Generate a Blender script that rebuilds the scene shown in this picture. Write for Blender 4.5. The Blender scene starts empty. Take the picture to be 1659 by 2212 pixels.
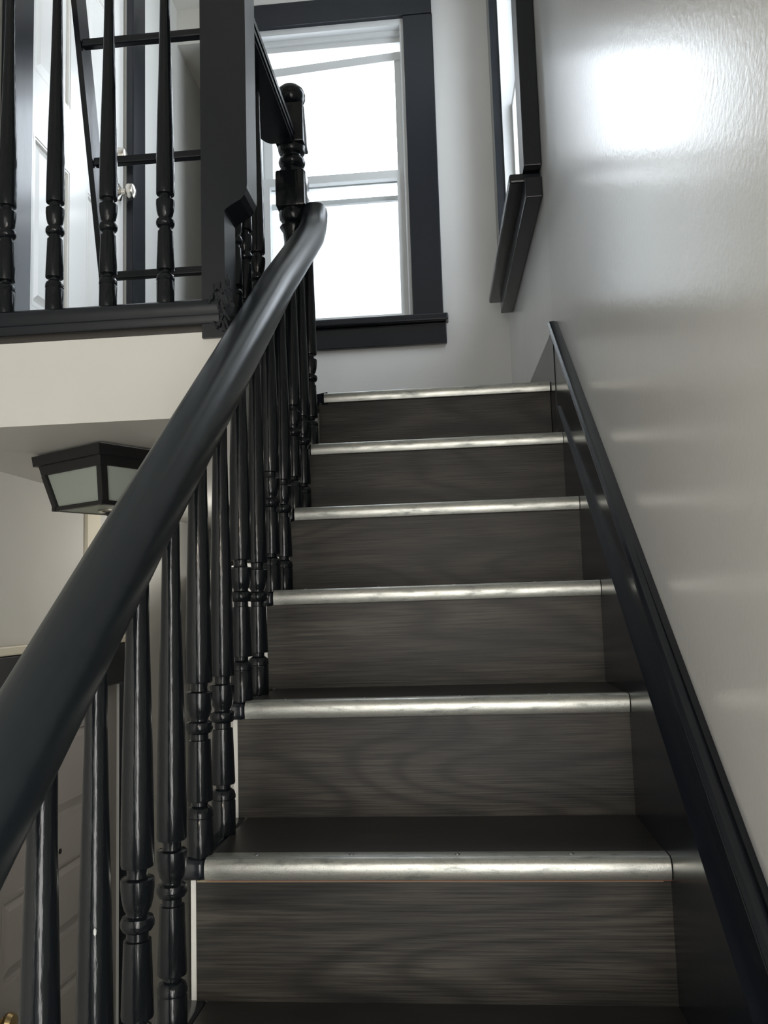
import bpy, bmesh, math, random
from mathutils import Vector, Matrix
random.seed(7)
scene = bpy.context.scene
COL = scene.collection

# ------------------------------------------------------------------ camera
F_PX, YAW, PITCH, ROLL = 1850.0, 0.0907244, 0.1067438, -0.0305539
CAM = Vector((-0.2592, -1.2123, 0.34965))
def camera():
    f = Vector((-math.sin(YAW)*math.cos(PITCH), math.cos(YAW)*math.cos(PITCH), math.sin(PITCH)))
    r = Vector((math.cos(YAW), math.sin(YAW), 0)); u = r.cross(f)
    c, s = math.cos(ROLL), math.sin(ROLL)
    R, U = c*r + s*u, -s*r + c*u
    cd = bpy.data.cameras.new('camera'); co = bpy.data.objects.new('camera', cd); COL.objects.link(co)
    m = Matrix((R, U, -f)).transposed().to_4x4(); m.translation = CAM
    co.matrix_world = m
    cd.sensor_fit = 'VERTICAL'; cd.sensor_height = 36.0; cd.lens = 36.0*F_PX/2212.0
    cd.clip_start = 0.02
    scene.camera = co
camera()

# ------------------------------------------------------------------ world and light
world = bpy.data.worlds.new('overcast_sky'); scene.world = world
world.use_nodes = True
wn = world.node_tree.nodes; wn['Background'].inputs[0].default_value = (0.86, 0.92, 1.0, 1); wn['Background'].inputs[1].default_value = 8.2

def add_light(name, kind, loc, energy, color=(1, 1, 1), size=None, size_y=None, rot=None, radius=None, portal=False):
    ld = bpy.data.lights.new(name, kind); lo = bpy.data.objects.new(name, ld); COL.objects.link(lo)
    lo.location = loc; ld.energy = energy; ld.color = color
    if kind == 'AREA':
        ld.shape = 'RECTANGLE'; ld.size = size; ld.size_y = size_y
        if portal: ld.cycles.is_portal = True
    if radius is not None: ld.shadow_soft_size = radius
    if rot: lo.rotation_euler = rot
    return lo
# sky light enters through the real window openings (portals only guide the sampling)
add_light('portal_back', 'AREA', (-0.775, 2.56, 2.27), 1, size=0.72, size_y=1.42, rot=(math.radians(-90), 0, 0), portal=True)
add_light('portal_side', 'AREA', (0.13, 1.71, 2.31), 1, size=1.45, size_y=0.8, rot=(0, math.radians(90), 0), portal=True)
# hall lamp hanging over the foot of the stairs, behind the camera
add_light('hall_lamp', 'POINT', (-0.30, -1.95, 0.70), 12.0, color=(1.0, 0.87, 0.68), radius=0.05)
# unseen fill lights added behind the camera to brighten the lower hall and stairs
add_light('side_fill', 'AREA', (0.05, -1.95, 0.0), 48.0, color=(1.0, 0.985, 0.96), size=1.3, size_y=1.0, rot=(0, math.radians(90), 0))
add_light('front_fill', 'AREA', (-0.55, -3.05, 0.5), 30.0, color=(1.0, 0.975, 0.94), size=1.7, size_y=2.6, rot=(math.radians(90), 0, 0))

# hidden point light added under the landing to lift the dark rear hall
add_light('rear_hall_fill', 'POINT', (-0.92, 1.85, 0.55), 8.0, color=(1.0, 0.96, 0.9), radius=0.09)

scene.view_settings.view_transform = 'Standard'
scene.view_settings.look = 'None'
scene.view_settings.exposure = 0.12
scene.view_settings.gamma = 1.0
scene.view_settings.use_curve_mapping = False
scene.cycles.max_bounces = 10
scene.cycles.diffuse_bounces = 5
scene.cycles.glossy_bounces = 5
scene.cycles.transparent_max_bounces = 16
scene.cycles.sample_clamp_indirect = 6.0
scene.cycles.caustics_reflective = False
scene.cycles.caustics_refractive = False

# ------------------------------------------------------------------ materials
def new_mat(name):
    m = bpy.data.materials.new(name); m.use_nodes = True
    nt = m.node_tree; b = nt.nodes['Principled BSDF']
    return m, nt, b
def N(nt, t, **kw):
    n = nt.nodes.new(t)
    for k, v in kw.items():
        if k in n.inputs: n.inputs[k].default_value = v
        else: setattr(n, k, v)
    return n
def coords(nt, scale=(1, 1, 1), rnd=False, kind='Object'):
    tc = N(nt, 'ShaderNodeTexCoord'); mp = N(nt, 'ShaderNodeMapping')
    mp.inputs['Scale'].default_value = scale
    nt.links.new(tc.outputs[kind], mp.inputs['Vector'])
    if rnd:
        oi = N(nt, 'ShaderNodeObjectInfo'); mul = N(nt, 'ShaderNodeVectorMath', operation='SCALE'); mul.inputs['Scale'].default_value = 13.7
        cb = N(nt, 'ShaderNodeCombineXYZ')
        nt.links.new(oi.outputs['Random'], cb.inputs[0]); nt.links.new(oi.outputs['Random'], cb.inputs[1]); nt.links.new(oi.outputs['Random'], cb.inputs[2])
        nt.links.new(cb.outputs[0], mul.inputs[0]); nt.links.new(mul.outputs[0], mp.inputs['Location'])
    return mp
def ramp(nt, src, stops):
    r = N(nt, 'ShaderNodeValToRGB'); e = r.color_ramp.elements
    while len(e) < len(stops): e.new(0.5)
    for el, (p, c) in zip(e, stops): el.position = p; el.color = (*c, 1) if len(c) == 3 else c
    nt.links.new(src, r.inputs[0]); return r
def bump(nt, b, src, strength, dist):
    bp = N(nt, 'ShaderNodeBump'); bp.inputs['Strength'].default_value = strength; bp.inputs['Distance'].default_value = dist
    nt.links.new(src, bp.inputs['Height']); nt.links.new(bp.outputs[0], b.inputs['Normal']); return bp

def paint(name, col, rough, bscale=(60, 60, 60), bstr=0.15, bdist=0.002, spec=0.5, var=0.04):
    m, nt, b = new_mat(name)
    mp = coords(nt, bscale); n = N(nt, 'ShaderNodeTexNoise', Scale=1.0, Detail=4.0)
    nt.links.new(mp.outputs[0], n.inputs['Vector'])
    mp2 = coords(nt, (2, 2, 2)); n2 = N(nt, 'ShaderNodeTexNoise', Scale=1.0, Detail=3.0); nt.links.new(mp2.outputs[0], n2.inputs['Vector'])
    r = ramp(nt, n2.outputs['Fac'], [(0.3, [c*(1-var) for c in col]), (0.7, [min(1, c*(1+var)) for c in col])])
    nt.links.new(r.outputs[0], b.inputs['Base Color'])
    b.inputs['Roughness'].default_value = rough; b.inputs['Specular IOR Level'].default_value = spec
    bump(nt, b, n.outputs['Fac'], bstr, bdist)
    return m
M = {}
M['wall'] = paint('semi_gloss_white_wall', (0.60, 0.598, 0.585), 0.20, (110, 110, 110), 0.16, 0.0018)
M['wall_matte'] = paint('flat_white_wall', (0.56, 0.555, 0.525), 0.5, (120, 120, 120), 0.08, 0.001)
M['wall_flat'] = paint('dull_white_wall', (0.58, 0.575, 0.545), 0.75, (120, 120, 120), 0.08, 0.001, spec=0.25)
M['ceiling'] = paint('flat_ceiling', (0.62, 0.61, 0.57), 0.7, (120, 120, 120), 0.1, 0.001)
M['black'] = paint('black_gloss_paint', (0.008, 0.010, 0.014), 0.22, (26, 26, 7), 0.10, 0.003, spec=0.4)
M['black_rail'] = paint('black_satin_rail', (0.009, 0.0125, 0.0155), 0.30, (14, 14, 14), 0.05, 0.002, spec=0.4)
M['black_turned'] = paint('black_gloss_turned_wood', (0.006, 0.0075, 0.009), 0.15, (140, 140, 22), 0.45, 0.0012, spec=0.26)
M['black_iron'] = paint('black_lantern_metal', (0.008, 0.008, 0.009), 0.4, (80, 80, 80), 0.05, 0.001)
M['white_door'] = paint('white_gloss_door', (0.87, 0.86, 0.83), 0.2, (80, 80, 12), 0.05, 0.001, var=0.02)
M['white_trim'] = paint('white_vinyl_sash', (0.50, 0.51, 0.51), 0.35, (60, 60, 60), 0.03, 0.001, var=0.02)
M['grey_door'] = paint('taupe_grey_door', (0.33, 0.31, 0.295), 0.30, (60, 60, 8), 0.08, 0.001)
M['grey_panel'] = paint('dull_grey_panel', (0.36, 0.35, 0.34), 0.5)
M['red_wood'] = paint('raw_reddish_wood', (0.16, 0.045, 0.018), 0.6, (8, 90, 90), 0.2, 0.001, var=0.3)
M['cream_caulk'] = paint('cream_caulk_line', (0.20, 0.17, 0.11), 0.7)
M['cream'] = paint('cream_wall_strip', (0.66, 0.62, 0.50), 0.5)
M['floor_light'] = paint('pale_hall_floor', (0.52, 0.47, 0.40), 0.35)
M['floor'] = paint('dark_floor', (0.06, 0.055, 0.05), 0.35)

def wood_mat():
    m, nt, b = new_mat('grey_brown_vinyl_wood')
    mp = coords(nt, (1.15, 3.0, 5.5), rnd=True)
    n1 = N(nt, 'ShaderNodeTexNoise', Scale=1.0, Detail=1.5, Roughness=0.4); nt.links.new(mp.outputs[0], n1.inputs['Vector'])
    mul = N(nt, 'ShaderNodeMath', operation='MULTIPLY'); mul.inputs[1].default_value = 95.0; nt.links.new(n1.outputs['Fac'], mul.inputs[0])
    sn = N(nt, 'ShaderNodeMath', operation='SINE'); nt.links.new(mul.outputs[0], sn.inputs[0])
    ma = N(nt, 'ShaderNodeMath', operation='MULTIPLY_ADD'); ma.inputs[1].default_value = 0.5; ma.inputs[2].default_value = 0.5; nt.links.new(sn.outputs[0], ma.inputs[0])
    rings = N(nt, 'ShaderNodeMath', operation='POWER'); rings.inputs[1].default_value = 2.2; nt.links.new(ma.outputs[0], rings.inputs[0])
    mp2 = coords(nt, (9, 200, 330), rnd=True); n2 = N(nt, 'ShaderNodeTexNoise', Scale=1.0, Detail=3.0); nt.links.new(mp2.outputs[0], n2.inputs['Vector'])
    mp3 = coords(nt, (2.2, 9, 16), rnd=True); n3 = N(nt, 'ShaderNodeTexNoise', Scale=1.0, Detail=3.0); nt.links.new(mp3.outputs[0], n3.inputs['Vector'])
    r1 = ramp(nt, n3.outputs['Fac'], [(0.3, (0.010, 0.0095, 0.0085)), (0.72, (0.052, 0.047, 0.040))])
    mx = N(nt, 'ShaderNodeMixRGB', blend_type='MULTIPLY'); mx.inputs[0].default_value = 0.75
    r2 = ramp(nt, n2.outputs['Fac'], [(0.36, (0.30, 0.30, 0.30)), (0.60, (1.25, 1.23, 1.2))])
    nt.links.new(r1.outputs[0], mx.inputs[1]); nt.links.new(r2.outputs[0], mx.inputs[2])
    mx2 = N(nt, 'ShaderNodeMixRGB', blend_type='MULTIPLY'); mx2.inputs[0].default_value = 0.6
    r3 = ramp(nt, rings.outputs[0], [(0.0, (1.2, 1.2, 1.2)), (1.0, (0.22, 0.21, 0.20))])
    nt.links.new(mx.outputs[0], mx2.inputs[1]); nt.links.new(r3.outputs[0], mx2.inputs[2])
    nt.links.new(mx2.outputs[0], b.inputs['Base Color'])
    b.inputs['Roughness'].default_value = 0.45; b.inputs['Specular IOR Level'].default_value = 0.3
    bump(nt, b, n2.outputs['Fac'], 0.25, 0.0012)
    return m
M['wood'] = wood_mat()
def tread_mat():
    m, nt, b = new_mat('dark_vinyl_tread')
    mp = coords(nt, (7, 120, 120), rnd=True); n = N(nt, 'ShaderNodeTexNoise', Scale=1.0, Detail=3.0); nt.links.new(mp.outputs[0], n.inputs['Vector'])
    mp2 = coords(nt, (3, 8, 8), rnd=True); n2 = N(nt, 'ShaderNodeTexNoise', Scale=1.0, Detail=4.0); nt.links.new(mp2.outputs[0], n2.inputs['Vector'])
    r = ramp(nt, n2.outputs['Fac'], [(0.3, (0.012, 0.012, 0.0115)), (0.7, (0.026, 0.025, 0.0235))])
    r2 = ramp(nt, n.outputs['Fac'], [(0.3, (0.6, 0.6, 0.6)), (0.7, (1.1, 1.1, 1.1))])
    mx = N(nt, 'ShaderNodeMixRGB', blend_type='MULTIPLY'); mx.inputs[0].default_value = 0.8
    nt.links.new(r.outputs[0], mx.inputs[1]); nt.links.new(r2.outputs[0], mx.inputs[2]); nt.links.new(mx.outputs[0], b.inputs['Base Color'])
    b.inputs['Roughness'].default_value = 0.42
    return m
M['tread'] = tread_mat()
def metal_mat():
    m, nt, b = new_mat('scuffed_aluminium')
    mp = coords(nt, (260, 260, 260), rnd=True); v = N(nt, 'ShaderNodeTexVoronoi', Scale=1.0); nt.links.new(mp.outputs[0], v.inputs['Vector'])
    mp2 = coords(nt, (22, 60, 90), rnd=True); n = N(nt, 'ShaderNodeTexNoise', Scale=1.0, Detail=5.0, Roughness=0.65); nt.links.new(mp2.outputs[0], n.inputs['Vector'])
    mp3 = coords(nt, (420, 420, 420), rnd=True); n3 = N(nt, 'ShaderNodeTexNoise', Scale=1.0, Detail=2.0); nt.links.new(mp3.outputs[0], n3.inputs['Vector'])
    r = ramp(nt, n.outputs['Fac'], [(0.28, (0.22, 0.235, 0.225)), (0.45, (0.41, 0.42, 0.395)), (0.75, (0.52, 0.52, 0.49))])
    dots = ramp(nt, v.outputs['Distance'], [(0.10, (0.35, 0.34, 0.32)), (0.24, (1, 1, 1))])
    mx = N(nt, 'ShaderNodeMixRGB', blend_type='MULTIPLY'); mx.inputs[0].default_value = 0.55
    nt.links.new(r.outputs[0], mx.inputs[1]); nt.links.new(dots.outputs[0], mx.inputs[2]); nt.links.new(mx.outputs[0], b.inputs['Base Color'])
    rr = ramp(nt, n.outputs['Fac'], [(0.3, (0.44, 0.44, 0.44)), (0.7, (0.29, 0.29, 0.29))]); nt.links.new(rr.outputs[0], b.inputs['Roughness'])
    b.inputs['Metallic'].default_value = 0.85
    bump(nt, b, n3.outputs['Fac'], 0.25, 0.0006)
    return m
M['alu'] = metal_mat()
def simple(name, col, rough, metal=0.0):
    m, nt, b = new_mat(name); b.inputs['Base Color'].default_value = (*col, 1); b.inputs['Roughness'].default_value = rough; b.inputs['Metallic'].default_value = metal
    return m
M['nickel'] = simple('brushed_nickel', (0.62, 0.58, 0.52), 0.22, 1.0)
M['screw'] = simple('dull_steel_screw', (0.22, 0.22, 0.22), 0.4, 0.8)
M['brass'] = simple('aged_brass', (0.5, 0.38, 0.2), 0.3, 1.0)
M['dark_hole'] = simple('dark_lens', (0.01, 0.01, 0.01), 0.1)
def frost_mat():
    m, nt, b = new_mat('frosted_glass')
    b.inputs['Base Color'].default_value = (0.55, 0.60, 0.55, 1); b.inputs['Roughness'].default_value = 0.35
    tr = N(nt, 'ShaderNodeBsdfTranslucent'); tr.inputs[0].default_value = (0.62, 0.68, 0.62, 1)
    mix = N(nt, 'ShaderNodeMixShader'); mix.inputs[0].default_value = 0.45
    nt.links.new(b.outputs[0], mix.inputs[1]); nt.links.new(tr.outputs[0], mix.inputs[2]); nt.links.new(mix.outputs[0], nt.nodes['Material Output'].inputs[0])
    return m
M['frost'] = frost_mat()
def pane_mat(name, tint, refl):
    m, nt, b = new_mat(name)
    t = N(nt, 'ShaderNodeBsdfTransparent'); t.inputs[0].default_value = (*tint, 1)
    g = N(nt, 'ShaderNodeBsdfGlossy'); g.inputs['Roughness'].default_value = 0.02
    mix = N(nt, 'ShaderNodeMixShader'); mix.inputs[0].default_value = refl
    nt.links.new(t.outputs[0], mix.inputs[1]); nt.links.new(g.outputs[0], mix.inputs[2]); nt.links.new(mix.outputs[0], nt.nodes['Material Output'].inputs[0])
    nt.nodes.remove(b); return m
M['pane'] = pane_mat('window_glass', (0.97, 0.98, 0.98), 0.05)
M['screen'] = pane_mat('insect_screen_mesh', (0.5, 0.51, 0.51), 0.0)

# ------------------------------------------------------------------ mesh helpers
def box(bm, x0, x1, y0, y1, z0, z1, bev=0.0, seg=2):
    r = bmesh.ops.create_cube(bm, size=1.0)
    vs = r['verts']
    for v in vs:
        v.co = Vector((x0 if v.co.x < 0 else x1, y0 if v.co.y < 0 else y1, z0 if v.co.z < 0 else z1))
    if bev > 0:
        es = list({e for v in vs for e in v.link_edges})
        bmesh.ops.bevel(bm, geom=es, offset=bev, segments=seg, affect='EDGES', profile=0.5)
def prism(bm, poly, axis, a0, a1):
    """extrude a 2-D polygon along an axis; poly is (u,v): axis x -> (y,z), y -> (x,z), z -> (x,y)"""
    def P(u, v, a): return {'x': (a, u, v), 'y': (u, a, v), 'z': (u, v, a)}[axis]
    A = [bm.verts.new(P(u, v, a0)) for u, v in poly]; B = [bm.verts.new(P(u, v, a1)) for u, v in poly]
    n = len(poly)
    for i in range(n): bm.faces.new((A[i], A[(i+1) % n], B[(i+1) % n], B[i]))
    bm.faces.new(A[::-1]); bm.faces.new(B)
def lathe(bm, prof, seg=24, c=(0, 0, 0), axis='z'):
    rings = []
    for r, h in prof:
        ring = []
        for i in range(seg):
            a = 2*math.pi*i/seg; u, v = r*math.cos(a), r*math.sin(a)
            p = {'z': (u, v, h), 'x': (h, u, v), 'y': (u, h, v)}[axis]
            ring.append(bm.verts.new((c[0]+p[0], c[1]+p[1], c[2]+p[2])))
        rings.append(ring)
    for a, b in zip(rings, rings[1:]):
        for i in range(seg): bm.faces.new((a[i], a[(i+1) % seg], b[(i+1) % seg], b[i]))
    bm.faces.new(rings[0][::-1]); bm.faces.new(rings[-1])
def bar(bm, p, q, w, h, side=(1, 0, 0), bev=0.0):
    """box from p to q, w wide along side, h in the third direction"""
    p, q = Vector(p), Vector(q); d = (q-p).normalized(); s = Vector(side); s = (s - d*s.dot(d)).normalized(); t = d.cross(s)
    vs = [bm.verts.new(o + s*(w/2*i) + t*(h/2*j)) for o in (p, q) for i, j in ((-1, -1), (1, -1), (1, 1), (-1, 1))]
    fs = [bm.faces.new([vs[k] for k in f]) for f in ((0, 1, 2, 3), (7, 6, 5, 4), (0, 4, 5, 1), (1, 5, 6, 2), (2, 6, 7, 3), (3, 7, 4, 0))]
    if bev > 0: bmesh.ops.bevel(bm, geom=list({e for f in fs for e in f.edges}), offset=bev, segments=2, affect='EDGES', profile=0.5)
def sweep(bm, path, prof, side=Vector((1, 0, 0))):
    """sweep closed profile (u along side, v along normal) along a path lying in a vertical plane"""
    rings = []
    for i, p in enumerate(path):
        p = Vector(p); d = (Vector(path[min(i+1, len(path)-1)]) - Vector(path[max(i-1, 0)])).normalized()
        s = (side - d*side.dot(d)).normalized(); t = s.cross(d)
        rings.append([bm.verts.new(p + s*u + t*v) for u, v in prof])
    n = len(prof)
    for a, b in zip(rings, rings[1:]):
        for i in range(n): bm.faces.new((a[i], a[(i+1) % n], b[(i+1) % n], b[i]))
    bm.faces.new(rings[0][::-1]); bm.faces.new(rings[-1])
def mesh_of(name, fn, m, smooth=False, angle=35):
    bm = bmesh.new(); fn(bm); bmesh.ops.recalc_face_normals(bm, faces=bm.faces[:])
    me = bpy.data.meshes.new(name); 
    if smooth:
        for f in bm.faces: f.smooth = True
        for e in bm.edges:
            if len(e.link_faces) == 2 and e.calc_face_angle(0) > math.radians(angle): e.smooth = False
    bm.to_mesh(me); bm.free(); me.materials.append(M[m]); return me
def place(name, me, parent=None, loc=(0, 0, 0), rz=0.0):
    o = bpy.data.objects.new(name, me); COL.objects.link(o); o.location = loc; o.rotation_euler = (0, 0, rz)
    if parent is not None:
        o.parent = parent; o.matrix_parent_inverse = world_of(parent).inverted()
    return o
def world_of(o):
    m = Matrix.LocRotScale(o.location, o.rotation_euler, o.scale)
    if o.parent is not None: m = world_of(o.parent) @ o.matrix_parent_inverse @ m
    return m
def obj(name, fn, m, parent=None, smooth=False, angle=35):
    """one mesh object; geometry given in world coordinates, origin moved to its own base"""
    me = mesh_of(name, fn, m, smooth, angle)
    xs = [v.co.x for v in me.vertices]; ys = [v.co.y for v in me.vertices]; zs = [v.co.z for v in me.vertices]
    c = Vector(((min(xs)+max(xs))/2, (min(ys)+max(ys))/2, min(zs)))
    me.transform(Matrix.Translation(-c))
    return place(name, me, parent, c)
def tag(o, label, cat, group=None):
    o['label'] = label; o['category'] = cat
    if group: o['group'] = group
    return o
def structure(o): o['kind'] = 'structure'; return o
def empty(name, loc):
    o = bpy.data.objects.new(name, None); COL.objects.link(o); o.location = loc; o.empty_display_size = 0.05; return o
def B(name, m, parent, x0, x1, y0, y1, z0, z1, bev=0.0):
    return obj(name, lambda bm: box(bm, x0, x1, y0, y1, z0, z1, bev), m, parent, smooth=False)
def holed(bm, axis, a0, a1, u0, u1, v0, v1, holes, cuts=()):
    """slab normal to axis with rectangular holes, one clean mesh of strips"""
    us = sorted({u0, u1, *cuts, *[h[0] for h in holes], *[h[1] for h in holes]}); vs = sorted({v0, v1, *[h[2] for h in holes], *[h[3] for h in holes]})
    for i in range(len(us)-1):
        run = None
        for j in range(len(vs)-1):
            cu, cv = (us[i]+us[i+1])/2, (vs[j]+vs[j+1])/2
            solid = not any(h[0] < cu < h[1] and h[2] < cv < h[3] for h in holes)
            if solid and run is None: run = vs[j]
            if (not solid or j == len(vs)-2) and run is not None:
                top = vs[j+1] if solid else vs[j]
                if axis == 'x': box(bm, a0, a1, us[i], us[i+1], run, top)
                else: box(bm, us[i], us[i+1], a0, a1, run, top)
                run = None

# ------------------------------------------------------------------ dimensions
RISE, RUN, SW = 0.19, 0.23071, 0.6358      # stair rise, run, strip length
FL, FU = -1.90, 0.95                       # lower and upper floor
XL = -1.50                                 # face of the left wall
YB = 2.40                                  # face of the back wall
def xw(y): return 0.0155 - (0.03 if y > 1.15 else 0.015)*(y-1.15)   # face of the right wall, bending slightly at the stair head
WALL_ROT = math.atan(0.03)
CZ = 3.16

# ------------------------------------------------------------------ room shell
def right_wall(bm):
    # slab along the slightly turned wall line, with the side window opening
    hy0, hy1, hz0, hz1 = 1.32, 2.10, 1.60, 3.02
    holed(bm, 'x', 0.0, 0.13, -3.1, YB+0.02, FL, CZ, [(hy0, hy1, hz0, hz1)], cuts=(1.15,))
    for v in bm.verts: v.co.x += xw(v.co.y)
structure(obj('wall_right', right_wall, 'wall'))
WIN = (-1.12, -0.43, 1.58, 2.975)
structure(obj('wall_back', lambda bm: holed(bm, 'y', YB, YB+0.14, -1.24, 0.12, FL, CZ, [WIN]), 'wall'))
DU = (1.06, 1.855, FU, 2.90)
DL = (0.93, 1.80, FL, 0.10)
structure(obj('wall_left', lambda bm: holed(bm, 'x', XL-0.12, XL, -3.1, 4.2, FL, CZ, [DU, DL]), 'wall_flat'))
structure(B('wall_front', 'wall_matte', None, XL-0.12, 0.30, -3.22, -3.1, FL, CZ))
structure(B('wall_hall_end', 'wall_matte', None, XL, -1.14, 4.1, 4.2, FL, CZ))
structure(B('wall_passage', 'wall', None, -1.24, -1.14, YB+0.14, 4.1, FL, CZ))
structure(obj('ceiling', lambda bm: prism(bm, [(XL-0.12, -3.22), (0.30, -3.22), (0.30, YB+0.14), (-1.14, YB+0.14), (-1.14, 4.2), (XL-0.12, 4.2)], 'z', CZ, CZ+0.1), 'ceiling'))
structure(B('ceiling_passage', 'ceiling', None, XL, -1.24, 2.45, 4.1, 2.985, CZ))
structure(obj('floor', lambda bm: prism(bm, [(XL-0.12, -3.22), (0.30, -3.22), (0.30, YB+0.14), (-1.14, YB+0.14), (-1.14, 4.2), (XL-0.12, 4.2)], 'z', FL-0.1, FL), 'floor_light'))
# upper floor: slab over the lower hall, and the landing at the stair head
def slab(bm): 
    prism(bm, [(XL, 0.455), (-0.715, 0.455), (-0.715, 5*RUN+0.09), (-0.02, 5*RUN+0.09), (-0.02, YB), (-1.24, YB), (-1.24, 4.1), (XL, 4.1)], 'z', 0.738, 0.915)
structure(obj('ceiling_lower_hall', slab, 'wall_matte'))
def upfloor(bm):
    prism(bm, [(XL, 0.47), (-0.73, 0.47), (-0.73, 5*RUN+0.095), (-0.02, 5*RUN+0.095), (-0.02, YB), (-1.24, YB), (-1.24, 4.1), (XL, 4.1)], 'z', 0.915, FU)
structure(obj('floor_upper', upfloor, 'floor'))
# wall closing the space under the flight (faces the lower hall)
def spandrel(bm):
    pts = [(-9*RUN+0.012, FL), (5*RUN+0.088, FL), (5*RUN+0.088, 0.736), (5*RUN+0.012, 0.736)]
    for k in range(4, -10, -1): pts += [((k+1)*RUN+0.012, k*RISE-0.0287), (k*RUN+0.012, k*RISE-0.0287)]
    pts = pts[:3] + [(5*RUN+0.012, 0.736)] + pts[4:]
    prism(bm, pts, 'x', -0.660, -0.6525)

structure(B('trim_1', 'cream', None, XL, XL+0.012, 1.50, 1.60, 0.25, 0.738))

# sloping skirting on the right wall
sk = structure(empty('baseboard_right', (0.02, 0.0, 0.0)))
K0, K1 = -2.2, 1.06
def zi(y): return 0.152 + 0.685*y                                  # lower proud board
def zc(y): return 0.256 + 0.785*y                                   # cap
def lower_board(bm):
    prism(bm, [(K0, zi(K0)-0.5), (1.02, zi(1.02)-0.4), (1.02, zi(1.02)), (K0, zi(K0))], 'x', 0.0, 0.012)
    for v in bm.verts:
        if v.co.x > 0.006: v.co.x = xw(v.co.y)
obj('lower_board', lower_board, 'black', sk)
def upper_board(bm):
    prism(bm, [(K0, zi(K0)-0.05), (K1, zi(K1)-0.2), (K1, zc(K1)-0.01), (K0, zc(K0)-0.01)], 'x', 0.0, 1.0)
    for v in bm.verts:
        v.co.x = xw(v.co.y) - (0.012 if v.co.x < 0.5 else -0.004)
obj('upper_board', upper_board, 'black', sk)
def cap(bm):
    d = Vector((-0.03, 1, 0.822)).normalized()
    p, q = Vector((xw(K0)-0.012, K0, zc(K0)-0.012)), Vector((xw(K1)-0.012, K1, zc(K1)-0.012))
    prof = [(0.014, -0.022), (-0.006, -0.022), (-0.009, -0.012), (-0.003, -0.008), (-0.003, -0.003), (-0.012, 0.001), (-0.014, 0.009), (-0.010, 0.015), (0.0, 0.017), (0.014, 0.014)]
    sweep(bm, [p, q], prof)
obj('cap_moulding', cap, 'black', sk, smooth=True)
def land_board(bm):
    prism(bm, [(K1+0.0005, 0.80), (1.15, 0.80), (1.15, zc(K1)-0.016), (K1+0.0005, zc(K1)-0.012)], 'x', 0.0, 1.0)
    prism(bm, [(1.15, 0.80), (1.26, 0.80), (1.26, FU), (YB, FU), (YB, 1.075), (1.15, zc(K1)-0.016)], 'x', 0.0, 1.0)
    for v in bm.verts: v.co.x = xw(v.co.y) - (0.014 if v.co.x < 0.5 else -0.004)
obj('landing_board', land_board, 'black', sk)

# ------------------------------------------------------------------ staircase
st = tag(empty('staircase', (-0.33, -10*RUN, FL)), 'enclosed staircase with dark grey wood-look risers and metal-edged treads', 'staircase')
obj('side_panel', spandrel, 'wall_matte', st)
riser_me = mesh_of('riser', lambda bm: box(bm, -0.652, 0.0, 0.010, 0.028, -RISE, -0.0241), 'wood')
caulk_me = mesh_of('caulk_line', lambda bm: box(bm, -0.650, -0.01, 0.0085, 0.012, -0.0315, -0.0285), 'cream_caulk')
def tread_fn(bm): box(bm, -SW-0.001, 0.0, 0.004, RUN+0.028, -0.024, 0.0)
tread_me = mesh_of('tread', tread_fn, 'tread')
edge_me = mesh_of('tread_edge', lambda bm: box(bm, -SW, 0.0, 0.003, 0.0098, -0.0285, -0.0242), 'red_wood')
def return_fn(bm): box(bm, -0.676, -SW-0.0015, 0.0, RUN+0.020, -0.0285, 0.0, 0.008, 3)
ret_me = mesh_of('tread_return', return_fn, 'black', smooth=True, angle=50)
def strip_fn(bm):
    pts = [(0.032, 0.0002), (0.032, 0.0022), (0.006, 0.0026), (0.0005, 0.0005), (-0.0035, -0.005), (-0.0045, -0.012), (-0.0040, -0.019), (-0.001, -0.0262), (0.003, -0.0266), (0.0015, -0.012), (0.0035, 0.0002)]
    prism(bm, pts, 'x', -SW, -0.001)
strip_me = mesh_of('nosing_strip', strip_fn, 'alu', smooth=True, angle=50)
screw_me = mesh_of('screw', lambda bm: lathe(bm, [(0.0042, 0.0), (0.0040, 0.0008), (0.0025, 0.0016)], 10), 'screw', smooth=True)
line_me = mesh_of('strip_groove', lambda bm: box(bm, -SW, -0.001, 0.0070, 0.0078, 0.0024, 0.0029), 'screw')
for k in range(-9, 6):
    y, z = k*RUN, k*RISE
    place('riser', riser_me, st, (0, y, z))
    if -3 <= k <= 0: place('caulk_line', caulk_me, st, (0, y, z))
    if k < 5:
        place('tread', tread_me, st, (0, y, z)); place('tread_return', ret_me, st, (0, y, z))
    else:
        obj('landing_nosing', lambda bm: box(bm, -SW, 0.0, y+0.004, y+0.10, z-0.024, z), 'tread', st)
        obj('landing_nosing_return', lambda bm: prism(bm, [(-0.664, y+0.02), (-0.626, y+0.0), (-0.626, y+0.10), (-0.664, y+0.10)], 'z', z-0.03, z+0.004), 'black', st)
    if k <= 0: place('tread_edge', edge_me, st, (0, y, z))
    s = place('nosing_strip', strip_me, st, (0, y, z))
    if k < 5:
        place('strip_groove', line_me, s, (0, y, z))
        for xs in (-0.57, -0.43, -0.28, -0.13):
            place('screw', screw_me, s, (xs + random.uniform(-.01, .01), y+0.019, z+0.0022))

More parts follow.
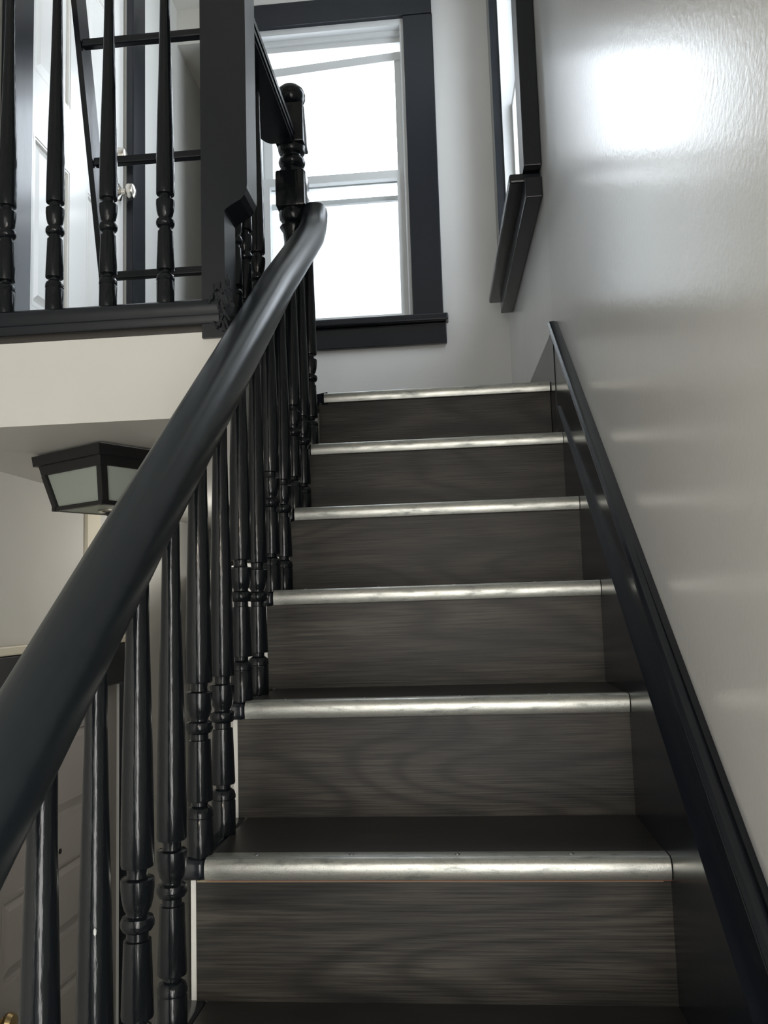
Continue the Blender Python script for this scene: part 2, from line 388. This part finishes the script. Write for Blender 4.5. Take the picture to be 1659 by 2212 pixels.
# ------------------------------------------------------------------ turned balusters
def baluster_profile(L):
    R = 0.0187
    low = [(R*0.98, 0.0), (R, 0.002), (R, 0.050), (R*0.95, 0.0515), (R*0.95, 0.053), (R*1.02, 0.0545), (R*1.02, 0.059), (R*0.92, 0.0655), (R*0.72, 0.0685), (R*0.60, 0.070), (R*0.60, 0.0755), (R*0.97, 0.0765),
           (R*1.0, 0.079), (R*0.85, 0.1615), (R*0.68, 0.1625), (R*0.68, 0.1705), (R*0.90, 0.1725), (R*1.04, 0.177), (R*1.05, 0.182), (R*0.96, 0.187), (R*0.70, 0.1895), (R*0.68, 0.192),
           (R*0.84, 0.197), (R*0.97, 0.207), (R*1.04, 0.220), (R*1.04, 0.2295), (R*0.99, 0.2305), (R*0.66, 0.2315), (R*0.62, 0.236), (R*0.66, 0.2425), (R*0.99, 0.2435), (R*1.03, 0.246)]
    shaft = [(1.02, 0.29), (0.96, 0.36), (0.86, 0.44), (0.74, 0.52), (0.64, 0.60), (0.56, 0.68), (0.53, 0.76)]
    up = [(R*r, h) for r, h in shaft if h < L-0.02]
    up.append((up[-1][0]*0.97, L))
    return low + up
BAL = {}
def bal_mesh(L):
    k = round(L, 3)
    if k not in BAL: BAL[k] = mesh_of('baluster', lambda bm: lathe(bm, baluster_profile(k), 20), 'black_turned', smooth=True, angle=40)
    return BAL[k]

# stair banister
def xr(y): return -0.655 + 0.012*max(0.0, y + 0.2)          # rail plan line
def zr(y): return 0.600 + 0.772*y                           # rail centre height
ban = tag(empty('stair_banister', (-0.66, 0, 0)), 'black stair banister with round handrail, turned balusters and newel along the treads', 'banister')
def rail_fn(bm):
    prof = []
    for i in range(26):
        a = 2*math.pi*i/26; c, s = math.cos(a), math.sin(a)
        u = 0.036*math.copysign(abs(c)**0.8, c); v = 0.039*math.copysign(abs(s)**0.8, s)
        prof.append((u, v))
    path = [(xr(y), y, zr(y)) for y in [-2.3 + 0.1*i for i in range(33)] + [0.97, 1.02]]
    y = 1.02; z = zr(y); 
    for dy, dz in ((0.03, 0.025), (0.055, 0.050), (0.075, 0.080), (0.088, 0.110)): path.append((xr(1.0)-0.002, y+dy, z+dz))
    path = [(x, yy, zz - 0.03*max(0.0, min(1.0, (yy-0.6)/0.5))) for x, yy, zz in path]
    sweep(bm, path, prof)
hr = obj('handrail', rail_fn, 'black_rail', ban, smooth=True, angle=45)
def fillet_fn(bm):
    path = [(xr(y), y, zr(y)-0.040) for y in [-2.3 + 0.2*i for i in range(17)] + [1.05]]
    sweep(bm, path, [(-0.019, -0.006), (0.019, -0.006), (0.023, 0.008), (-0.023, 0.008)])
obj('rail_fillet', fillet_fn, 'black', hr)
for k in range(-9, 5):
    for off in (0.026, 0.141):
        y = k*RUN + off*(1.0 if k < 1 else 1.0) 
        if y > 1.05: continue
        L = zr(y) - 0.038 - k*RISE
        place('baluster', bal_mesh(L), ban, (xr(y)+0.002, y, k*RISE))
# newel post at the stair head
NX, NY = -0.706, 1.108
def newel_scale(bm):
    for v in bm.verts: v.co = Vector((NX + (v.co.x-NX)*0.98, NY + (v.co.y-NY)*0.98, 0.345 + (v.co.z-0.345)*0.975 if v.co.z > 0.9 else v.co.z))
def newel_fn(bm):
    h = 0.043
    def blk(z0, z1): box(bm, NX-h, NX+h, NY-h, NY+h, z0, z1, 0.006, 2)
    def tur(p, s=28): lathe(bm, p, s, (NX, NY, 0))
    blk(0.735, 1.085)
    tur([(0.040, 1.08), (0.041, 1.095), (0.030, 1.103), (0.026, 1.110), (0.034, 1.116), (0.040, 1.128), (0.034, 1.140), (0.025, 1.146), (0.025, 1.156), (0.036, 1.162), (0.044, 1.180), (0.036, 1.198), (0.027, 1.206),
         (0.038, 1.225), (0.041, 1.25), (0.033, 1.30), (0.028, 1.315), (0.036, 1.322), (0.038, 1.330), (0.030, 1.337), (0.036, 1.344), (0.038, 1.352), (0.030, 1.359), (0.036, 1.366), (0.038, 1.374), (0.030, 1.382), (0.027, 1.41), (0.030, 1.44), (0.039, 1.455), (0.030, 1.468), (0.039, 1.480), (0.041, 1.495), (0.038, 1.51)])
    blk(1.505, 1.615)
    tur([(0.042, 1.61), (0.040, 1.625), (0.029, 1.634), (0.028, 1.639), (0.037, 1.645), (0.040, 1.655), (0.037, 1.665), (0.028, 1.671), (0.028, 1.676), (0.037, 1.682), (0.040, 1.690), (0.042, 1.705)])
    blk(1.70, 1.822)
    newel_scale(bm)
obj('newel_post', newel_fn, 'black_turned', ban, smooth=True, angle=40)
nw = [c for c in ban.children if c.name.startswith('newel_post')][0]
obj('finial', lambda bm: (lathe(bm, [(0.036, 1.820), (0.026, 1.828), (0.025, 1.832), (0.036, 1.838), (0.043, 1.852), (0.044, 1.866), (0.038, 1.882), (0.026, 1.893), (0.010, 1.899), (0.001, 1.9)], 28, (NX, NY, 0)), newel_scale(bm)), 'black_turned', nw, smooth=True, angle=40)

# ------------------------------------------------------------------ landing railing
lr = tag(empty('landing_railing', (-0.72, 0.5, 0.95)), 'black upper landing railing with square corner post, base rail and turned balusters', 'railing')
def base_rail_fn(bm):
    prof = [(0.445, 0.930), (0.441, 0.936), (0.441, 0.946), (0.447, 0.950), (0.443, 0.957), (0.440, 0.966), (0.443, 0.977), (0.450, 0.983), (0.505, 0.983), (0.505, 0.951), (0.468, 0.951), (0.453, 0.930)]
    prism(bm, prof, 'x', XL, -0.735)
obj('base_rail', base_rail_fn, 'black', lr, smooth=True, angle=50)
def post_fn(bm):
    # square post, its stair side notched away low down with an ogee
    x0, x1, xn = -0.772, -0.674, -0.723
    poly = [(x0, 0.90), (xn, 0.90), (xn, 1.168), (xn+0.003, 1.172), (xn+0.020, 1.183), (xn+0.034, 1.190), (xn+0.043, 1.200), (x1-0.001, 1.214), (x1, 1.226), (x1, 2.02), (x0, 2.02)]
    prism(bm, poly, 'y', 0.447, 0.532)
post = obj('corner_post', post_fn, 'black', lr)
def scab_fn(bm):
    rr = random.Random(3)
    for i in range(34):
        x = rr.uniform(-0.750, -0.712); z = rr.uniform(0.930, 1.03); a = rr.uniform(-0.5, 0.5)
        l = rr.uniform(0.010, 0.030)
        p = Vector((x, 0.444 + rr.uniform(-0.003, 0.003), z)); q = p + Vector((math.sin(a)*l + 0.004, -0.002, -math.cos(a)*l))
        bar(bm, p, q, 0.004, 0.003)
sp = obj('splintered_paint', scab_fn, 'black', post); sp['kind'] = 'stuff'
obj('top_rail', lambda bm: box(bm, XL, -0.772, 0.455, 0.52, 1.80, 1.86, 0.012, 3), 'black_rail', lr)
bm_up = bal_mesh(0.82)
for x in (-0.858, -0.983, -1.101, -1.209, -1.327, -1.44):
    place('baluster', bm_up, lr, (x, 0.475, 0.983))
# side run from the post back to the stair-head newel
def board_plan(g):
    # wide flat board, rounded on the outer corner where it meets the newel
    pts = [(-0.690+g, 0.533), (-0.690+g, 1.064), (-0.750, 1.064)]
    for i in range(1, 9):
        t = math.pi/2*i/8; pts.append((-0.750 - (0.040+g)*math.sin(t), 0.985 + 0.079*math.cos(t)))
    return pts + [(-0.790-g, 0.533)]
def side_rail_fn(bm):
    prism(bm, board_plan(-0.004), 'z', 1.660, 1.668)
    prism(bm, board_plan(0.000), 'z', 1.668, 1.678)
    prism(bm, board_plan(-0.005), 'z', 1.678, 1.684)
    prism(bm, board_plan(0.002), 'z', 1.684, 1.698)
sr = obj('side_rail', side_rail_fn, 'black', lr)
obj('side_base', lambda bm: box(bm, -0.765, -0.700, 0.533, 1.064, 0.9155, 0.975, 0.005), 'black', lr)
bm_side = bal_mesh(0.685)
for ys in (0.565, 0.655, 0.785): place('baluster', bm_side, lr, (-0.735, ys, 0.975))

# ------------------------------------------------------------------ windows
def frame4(bm, axis, a0, a1, u0, u1, v0, v1, w, wb=None, wt=None):
    wb = w if wb is None else wb; wt = w if wt is None else wt
    def bx(ua, ub, va, vb):
        if axis == 'y': box(bm, ua, ub, a0, a1, va, vb)
        else: box(bm, a0, a1, ua, ub, va, vb)
    bx(u0, u0+w, v0, v1); bx(u1-w, u1, v0, v1); bx(u0+w, u1-w, v0, v0+wb); bx(u0+w, u1-w, v1-wt, v1)
w1 = structure(empty('window_1', (-0.775, YB, 1.58)))
X0, X1, Z0, Z1 = WIN
def casing(name, m, parent, x0, x1, z0, z1, d=0.028):
    return B(name, m, parent, x0, x1, YB-d, YB, z0, z1, 0.003)
casing('casing', 'black', w1, X1-0.004, X1+0.128, 1.579, 2.972)
casing('casing', 'black', w1, X0-0.120, X0+0.004, 1.579, 2.972)
casing('head_casing', 'black', w1, X0-0.125, X1+0.126, 2.9725, 3.085, 0.032)
B('stool', 'black', w1, X0-0.14, X1+0.148, YB-0.060, YB+0.03, 1.548, 1.5785, 0.006)
B('apron', 'black', w1, X0-0.13, X1+0.138, YB-0.026, YB, 1.455, 1.5475, 0.004)
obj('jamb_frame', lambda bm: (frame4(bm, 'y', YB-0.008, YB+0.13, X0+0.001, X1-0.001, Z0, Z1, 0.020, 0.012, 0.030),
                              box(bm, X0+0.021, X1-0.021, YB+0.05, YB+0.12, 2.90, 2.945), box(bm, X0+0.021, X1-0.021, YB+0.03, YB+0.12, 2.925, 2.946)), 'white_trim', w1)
# upper sash, hanging slightly out of level
def upper_sash(bm):
    x0, x1, zb = X0+0.022, X1-0.022, 2.236; y0, y1 = YB+0.065, YB+0.10
    box(bm, x0, x0+0.042, y0, y1, zb, 2.825); box(bm, x1-0.032, x1, y0, y1, zb, 2.855)
    box(bm, x0+0.042, x1-0.032, y0, y1, zb, zb+0.040)
    prism(bm, [(x0, 2.785), (x1, 2.823), (x1, 2.862), (x0, 2.826)], 'y', y0-0.004, y1)
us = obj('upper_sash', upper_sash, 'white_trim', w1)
obj('pane', lambda bm: prism(bm, [(X0+0.06, 2.27), (X1-0.05, 2.27), (X1-0.05, 2.83), (X0+0.06, 2.80)], 'y', YB+0.080, YB+0.084), 'pane', us)
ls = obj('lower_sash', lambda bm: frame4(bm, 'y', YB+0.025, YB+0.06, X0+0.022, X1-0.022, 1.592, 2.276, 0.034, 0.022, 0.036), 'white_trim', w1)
B('pane', 'pane', ls, X0+0.05, X1-0.05, YB+0.041, YB+0.045, 1.61, 2.25)
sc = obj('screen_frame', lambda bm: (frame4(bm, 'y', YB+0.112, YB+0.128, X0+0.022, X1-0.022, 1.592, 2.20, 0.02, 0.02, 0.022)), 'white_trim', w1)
B('insect_screen', 'screen', sc, X0+0.04, X1-0.04, YB+0.119, YB+0.121, 1.60, 2.19)

# side window in the right wall (built square, then turned with the wall)
w2 = structure(empty('window_2', (xw(1.62), 1.62, 1.55)))
def WB(name, m, d0, d1, y0, y1, z0, z1, bev=0.003, parent=None):
    def fn(bm):
        box(bm, d0, d1, y0, y1, z0, z1, bev)
        for v in bm.verts: v.co.x += xw(v.co.y)
    return obj(name, fn, m, parent or w2)
WB('casing', 'black', -0.052, 0.0, 1.195, 1.315, 1.607, 3.03)
WB('casing', 'black', -0.052, 0.0, 2.105, 2.225, 1.607, 3.03)
WB('head_casing', 'black', -0.055, 0.0, 1.195, 2.225, 3.031, 3.14)
WB('stool', 'black', -0.092, 0.02, 1.235, 2.27, 1.578, 1.606, 0.006)
WB('apron', 'black', -0.050, 0.0, 1.205, 2.215, 1.515, 1.577)
def jf(bm):
    frame4(bm, 'x', -0.02, 0.12, 1.321, 2.099, 1.607, 3.02, 0.022, 0.012, 0.03)
    for v in bm.verts: v.co.x += xw(v.co.y)
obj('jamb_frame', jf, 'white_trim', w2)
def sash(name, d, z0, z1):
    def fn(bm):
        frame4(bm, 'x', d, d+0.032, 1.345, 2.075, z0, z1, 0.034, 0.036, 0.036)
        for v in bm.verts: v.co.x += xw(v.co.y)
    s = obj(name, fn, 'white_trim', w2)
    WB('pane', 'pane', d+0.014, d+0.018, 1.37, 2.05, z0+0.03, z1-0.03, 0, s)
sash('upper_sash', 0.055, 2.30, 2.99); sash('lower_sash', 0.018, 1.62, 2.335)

# ------------------------------------------------------------------ doors
def panelled(bm, x, y0, y1, z0, z1, panels, t=0.035):
    """door leaf facing +x with moulded panels; panels are (y0,y1,z0,z1)"""
    box(bm, x-t, x-0.012, y0, y1, z0, z1)
    holed(bm, 'x', x-0.012, x, y0, y1, z0, z1, panels)
def moulding(bm, x, p):
    y0, y1, z0, z1 = p
    for k, (w, d0, d1) in enumerate(((0.016, -0.012, -0.002), (0.009, -0.012, 0.0005))):
        frame4(bm, 'x', x+d0, x+d1, y0, y1, z0, z1, w)
    i = 0.045
    bmq = [(y0+i, z0+i), (y1-i, z0+i), (y1-i, z1-i), (y0+i, z1-i)]; ou = [(y0+0.02, z0+0.02), (y1-0.02, z0+0.02), (y1-0.02, z1-0.02), (y0+0.02, z1-0.02)]
    A = [bm.verts.new((x-0.0115, u, v)) for u, v in ou]; Bv = [bm.verts.new((x-0.003, u, v)) for u, v in bmq]
    for j in range(4): bm.faces.new((A[j], A[(j+1) % 4], Bv[(j+1) % 4], Bv[j]))
    bm.faces.new(Bv)
def door_casing(parent, y0, y1, z0, zt, w, hh, x=XL, d=0.030):
    B('casing', 'black', parent, x, x+d, y0-w, y0+0.012, z0, zt, 0.004); B('casing', 'black', parent, x, x+d, y1-0.012, y1+w, z0, zt, 0.004)
    B('head_casing', 'black', parent, x, x+d, y0-w, y1+w, zt+0.0005, zt+hh, 0.004)
d1 = structure(empty('door_1', (XL, 1.45, FU)))
door_casing(d1, 1.06, 1.855, FU, 2.90, 0.115, 0.11)
pu = [(1.155, 1.405, 1.27, 1.815), (1.525, 1.765, 1.27, 1.815), (1.155, 1.405, 2.02, 2.62), (1.525, 1.765, 2.02, 2.62), (1.155, 1.405, 2.70, 2.84), (1.525, 1.765, 2.70, 2.84)]
leaf = obj('door_leaf', lambda bm: panelled(bm, XL-0.012, 1.064, 1.851, FU+0.008, 2.893, pu), 'white_door', d1)
for p in pu: obj('door_panel', lambda bm: moulding(bm, XL-0.012, p), 'white_door', leaf)
kn = obj('door_knob', lambda bm: lathe(bm, [(0.034, 0.0), (0.033, 0.004), (0.018, 0.012), (0.012, 0.016), (0.011, 0.030), (0.017, 0.034), (0.027, 0.042), (0.030, 0.052), (0.027, 0.062), (0.016, 0.068), (0.002, 0.070)], 24, (XL-0.012, 1.795, 1.938), 'x'), 'nickel', leaf, smooth=True)
obj('deadbolt', lambda bm: lathe(bm, [(0.031, 0.0), (0.031, 0.006), (0.026, 0.030), (0.022, 0.032), (0.002, 0.032)], 24, (XL-0.012, 1.795, 2.083), 'x'), 'nickel', leaf, smooth=True, angle=30)
d2 = structure(empty('door_2', (XL, 1.36, FL)))
door_casing(d2, 0.93, 1.80, FL, 0.10, 0.115, 0.142)
obj('cornice', lambda bm: box(bm, XL, XL+0.04, 0.80, 1.93, 0.243, 0.268, 0.004), 'cream', d2)
pl = [(1.045, 1.69, -0.275, 0.0), (1.045, 1.69, -0.635, -0.400), (1.045, 1.69, -1.00, -0.75), (1.045, 1.69, -1.36, -1.11), (1.045, 1.69, -1.72, -1.47)]
leaf2 = obj('door_leaf', lambda bm: panelled(bm, XL-0.012, 0.934, 1.796, FL+0.008, 0.094, pl), 'grey_door', d2)
for p in pl: obj('door_panel', lambda bm: moulding(bm, XL-0.012, p), 'grey_door', leaf2)
obj('peephole', lambda bm: lathe(bm, [(0.008, 0.0), (0.008, 0.003), (0.004, 0.004)], 12, (XL-0.012, 1.372, -0.366), 'x'), 'dark_hole', leaf2)
obj('door_knob', lambda bm: lathe(bm, [(0.030, 0.0), (0.030, 0.004), (0.012, 0.012), (0.012, 0.028), (0.026, 0.040), (0.029, 0.050), (0.024, 0.062), (0.002, 0.068)], 20, (XL-0.012, 1.00, -0.69), 'x'), 'brass', leaf2, smooth=True)
# white door standing ajar at the end of the lower hall
d3 = structure(empty('door_3', (-1.45, 2.6, FL)))
def ajar(bm, x0, x1, z0, z1):
    a, b = Vector((-1.49, 2.55, 0)), Vector((-1.10, 1.75, 0)); d = b-a; n = Vector((d.y, -d.x, 0)).normalized()
    p, q = a + d*x0, a + d*x1
    prism(bm, [(p.x, p.y), (q.x, q.y), (q.x-n.x*0.035, q.y-n.y*0.035), (p.x-n.x*0.035, p.y-n.y*0.035)], 'z', z0, z1)
obj('door_leaf', lambda bm: ajar(bm, 0, 1, FL+0.01, 0.02), 'white_door', d3)
obj('glazed_panel', lambda bm: ajar(bm, 0.0, 0.98, 0.0205, 0.44), 'grey_panel', d3)
obj('top_rail', lambda bm: ajar(bm, 0, 1, 0.4405, 0.50), 'white_door', d3)

# ------------------------------------------------------------------ ceiling lantern in the lower hall
LX, LY, LZ, LR = -1.115, 0.815, 0.738, math.radians(-31)
lamp = tag(empty('ceiling_lantern', (LX, LY, 0.59)), 'black square lantern with frosted panes on the lower hall ceiling', 'ceiling lamp')
def LM(name, fn, m, parent=lamp, smooth=False):
    me = mesh_of(name, fn, m, smooth); return place(name, me, parent, (LX, LY, LZ), LR)
def taper(bm, a, za, b, zb):
    A = [bm.verts.new((sx*a, sy*a, za)) for sx, sy in ((-1, -1), (1, -1), (1, 1), (-1, 1))]; Bv = [bm.verts.new((sx*b, sy*b, zb)) for sx, sy in ((-1, -1), (1, -1), (1, 1), (-1, 1))]
    for j in range(4): bm.faces.new((A[j], A[(j+1) % 4], Bv[(j+1) % 4], Bv[j]))
    bm.faces.new(A[::-1]); bm.faces.new(Bv)
LM('ceiling_plate', lambda bm: taper(bm, 0.120, -0.001, 0.120, -0.006), 'white_trim')
LM('canopy', lambda bm: taper(bm, 0.136, -0.006, 0.133, -0.030), 'black_iron')
LM('upper_band', lambda bm: taper(bm, 0.124, -0.030, 0.119, -0.052), 'black_iron')
def cr(z): return 0.119 + (0.098-0.119)*((z+0.052)/(-0.138+0.052))
for sx, sy in ((-1, -1), (1, -1), (1, 1), (-1, 1)):
    LM('corner_bar', lambda bm: bar(bm, (sx*(cr(-0.05)-0.008), sy*(cr(-0.05)-0.008), -0.05), (sx*(cr(-0.132)-0.008), sy*(cr(-0.132)-0.008), -0.132), 0.017, 0.017), 'black_iron')
for i in range(4):
    def pane_fn(bm, i=i):
        a, b = cr(-0.052)-0.006, cr(-0.132)-0.006
        co = [(-a+0.012, -a, -0.052), (a-0.012, -a, -0.052), (b-0.012, -b, -0.132), (-b+0.012, -b, -0.132)]
        f = [bm.verts.new(c) for c in co]; g = [bm.verts.new((c[0], c[1]+0.003, c[2])) for c in co]
        bm.faces.new(f); bm.faces.new(g[::-1])
        for j in range(4): bm.faces.new((f[j], g[j], g[(j+1) % 4], f[(j+1) % 4]))
        bmesh.ops.rotate(bm, verts=bm.verts[:], cent=(0, 0, 0), matrix=Matrix.Rotation(i*math.pi/2, 3, 'Z'))
    LM('side_pane', pane_fn, 'frost')
LM('lower_band', lambda bm: [bar(bm, *[(Vector((c*u - s*-0.094, s*u + c*-0.094, -0.135))) for u in (-0.102, 0.102)], 0.010, 0.012, side=(0, 0, 1)) for c, s in ((1, 0), (0, 1), (-1, 0), (0, -1))], 'black_iron')
LM('bottom_pane', lambda bm: taper(bm, 0.089, -0.136, 0.089, -0.139), 'frost')
LM('retaining_ring', lambda bm: lathe(bm, [(0.034, -0.1395), (0.034, -0.143), (0.026, -0.146), (0.020, -0.144)], 24), 'nickel', smooth=True)
LM('finial', lambda bm: lathe(bm, [(0.018, -0.1445), (0.018, -0.150), (0.010, -0.155), (0.001, -0.156)], 8), 'black_iron')

# ------------------------------------------------------------------ ladder going up from the upper hall
lad = tag(empty('attic_ladder', (-1.0, 0.94, FU)), 'narrow black wooden ladder with thin rungs standing behind the landing railing', 'ladder')
def LP(z): return 0.944 - (z-FU)*0.264
for xs in (-1.168, -0.80):
    obj('ladder_rail', lambda bm: bar(bm, (xs, LP(FU)+0.02, FU+0.012), (xs, LP(3.1)+0.02, 3.1), 0.014, 0.062), 'black', lad)
for i in range(8):
    z = 1.222 + 0.2745*(i)
    obj('rung', lambda bm: box(bm, -1.160, -0.808, LP(z)-0.008, LP(z)+0.014, z-0.010, z+0.010, 0.004), 'black', lad)

# a small chip in the paint of one baluster
chip_host = min((c for c in ban.children if c.name.startswith('baluster')), key=lambda c: abs(c.location.y + 0.323))
def chip_fn(bm):
    p = chip_host.location; d = (Vector((CAM.x, CAM.y, 0)) - Vector((p.x, p.y, 0))).normalized()
    c = Vector((p.x, p.y, 0.028)) + d*0.0182
    bmesh.ops.create_icosphere(bm, subdivisions=1, radius=0.0025, matrix=Matrix.Translation(c) @ Matrix.Diagonal((0.7, 0.5, 1.8, 1)))
obj('paint_chip', chip_fn, 'white_trim', chip_host)

# ------------------------------------------------------------------ what each piece of the setting is
SETTING = {
    'wall_right': ('semi-gloss white wall rising beside the stairs, with side window', 'wall'),
    'wall_back': ('white wall at the stair head around the bright sash window', 'wall'),
    'wall_left': ('pale wall on the far left holding both doors', 'wall'),
    'wall_front': ('pale wall at the foot of the stairs behind the viewer', 'wall'),
    'wall_hall_end': ('pale end wall of the passage beyond the doors', 'wall'),
    'wall_passage': ('pale passage wall beside the back window wall', 'wall'),
    'ceiling': ('flat white ceiling over the stairwell', 'ceiling'),
    'ceiling_passage': ('lowered passage ceiling past the white upper door', 'ceiling'),
    'ceiling_lower_hall': ('cream ceiling and edge below the landing railing, carrying the lantern', 'ceiling'),
    'floor': ('pale floor of the lower hall', 'floor'),
    'floor_upper': ('dark floor of the upper landing', 'floor'),
    'trim_1': ('narrow cream vertical strip on the lower hall wall', 'trim'),
    'baseboard_right': ('black sloping skirting board with moulded cap beside the steps', 'skirting board'),
    'window_1': ('bright white sash window in black casing above the stair head', 'window'),
    'window_2': ('narrow side window in thick black casing on the right wall', 'window'),
    'door_1': ('white six-panel door with nickel knob behind the landing railing', 'door'),
    'door_2': ('dark taupe panelled front door low behind the balusters', 'door'),
    'door_3': ('white door standing ajar at the end of the lower hall', 'door'),
}
for n, (lab, cat) in SETTING.items():
    o = bpy.data.objects[n]; o['label'] = lab; o['category'] = cat
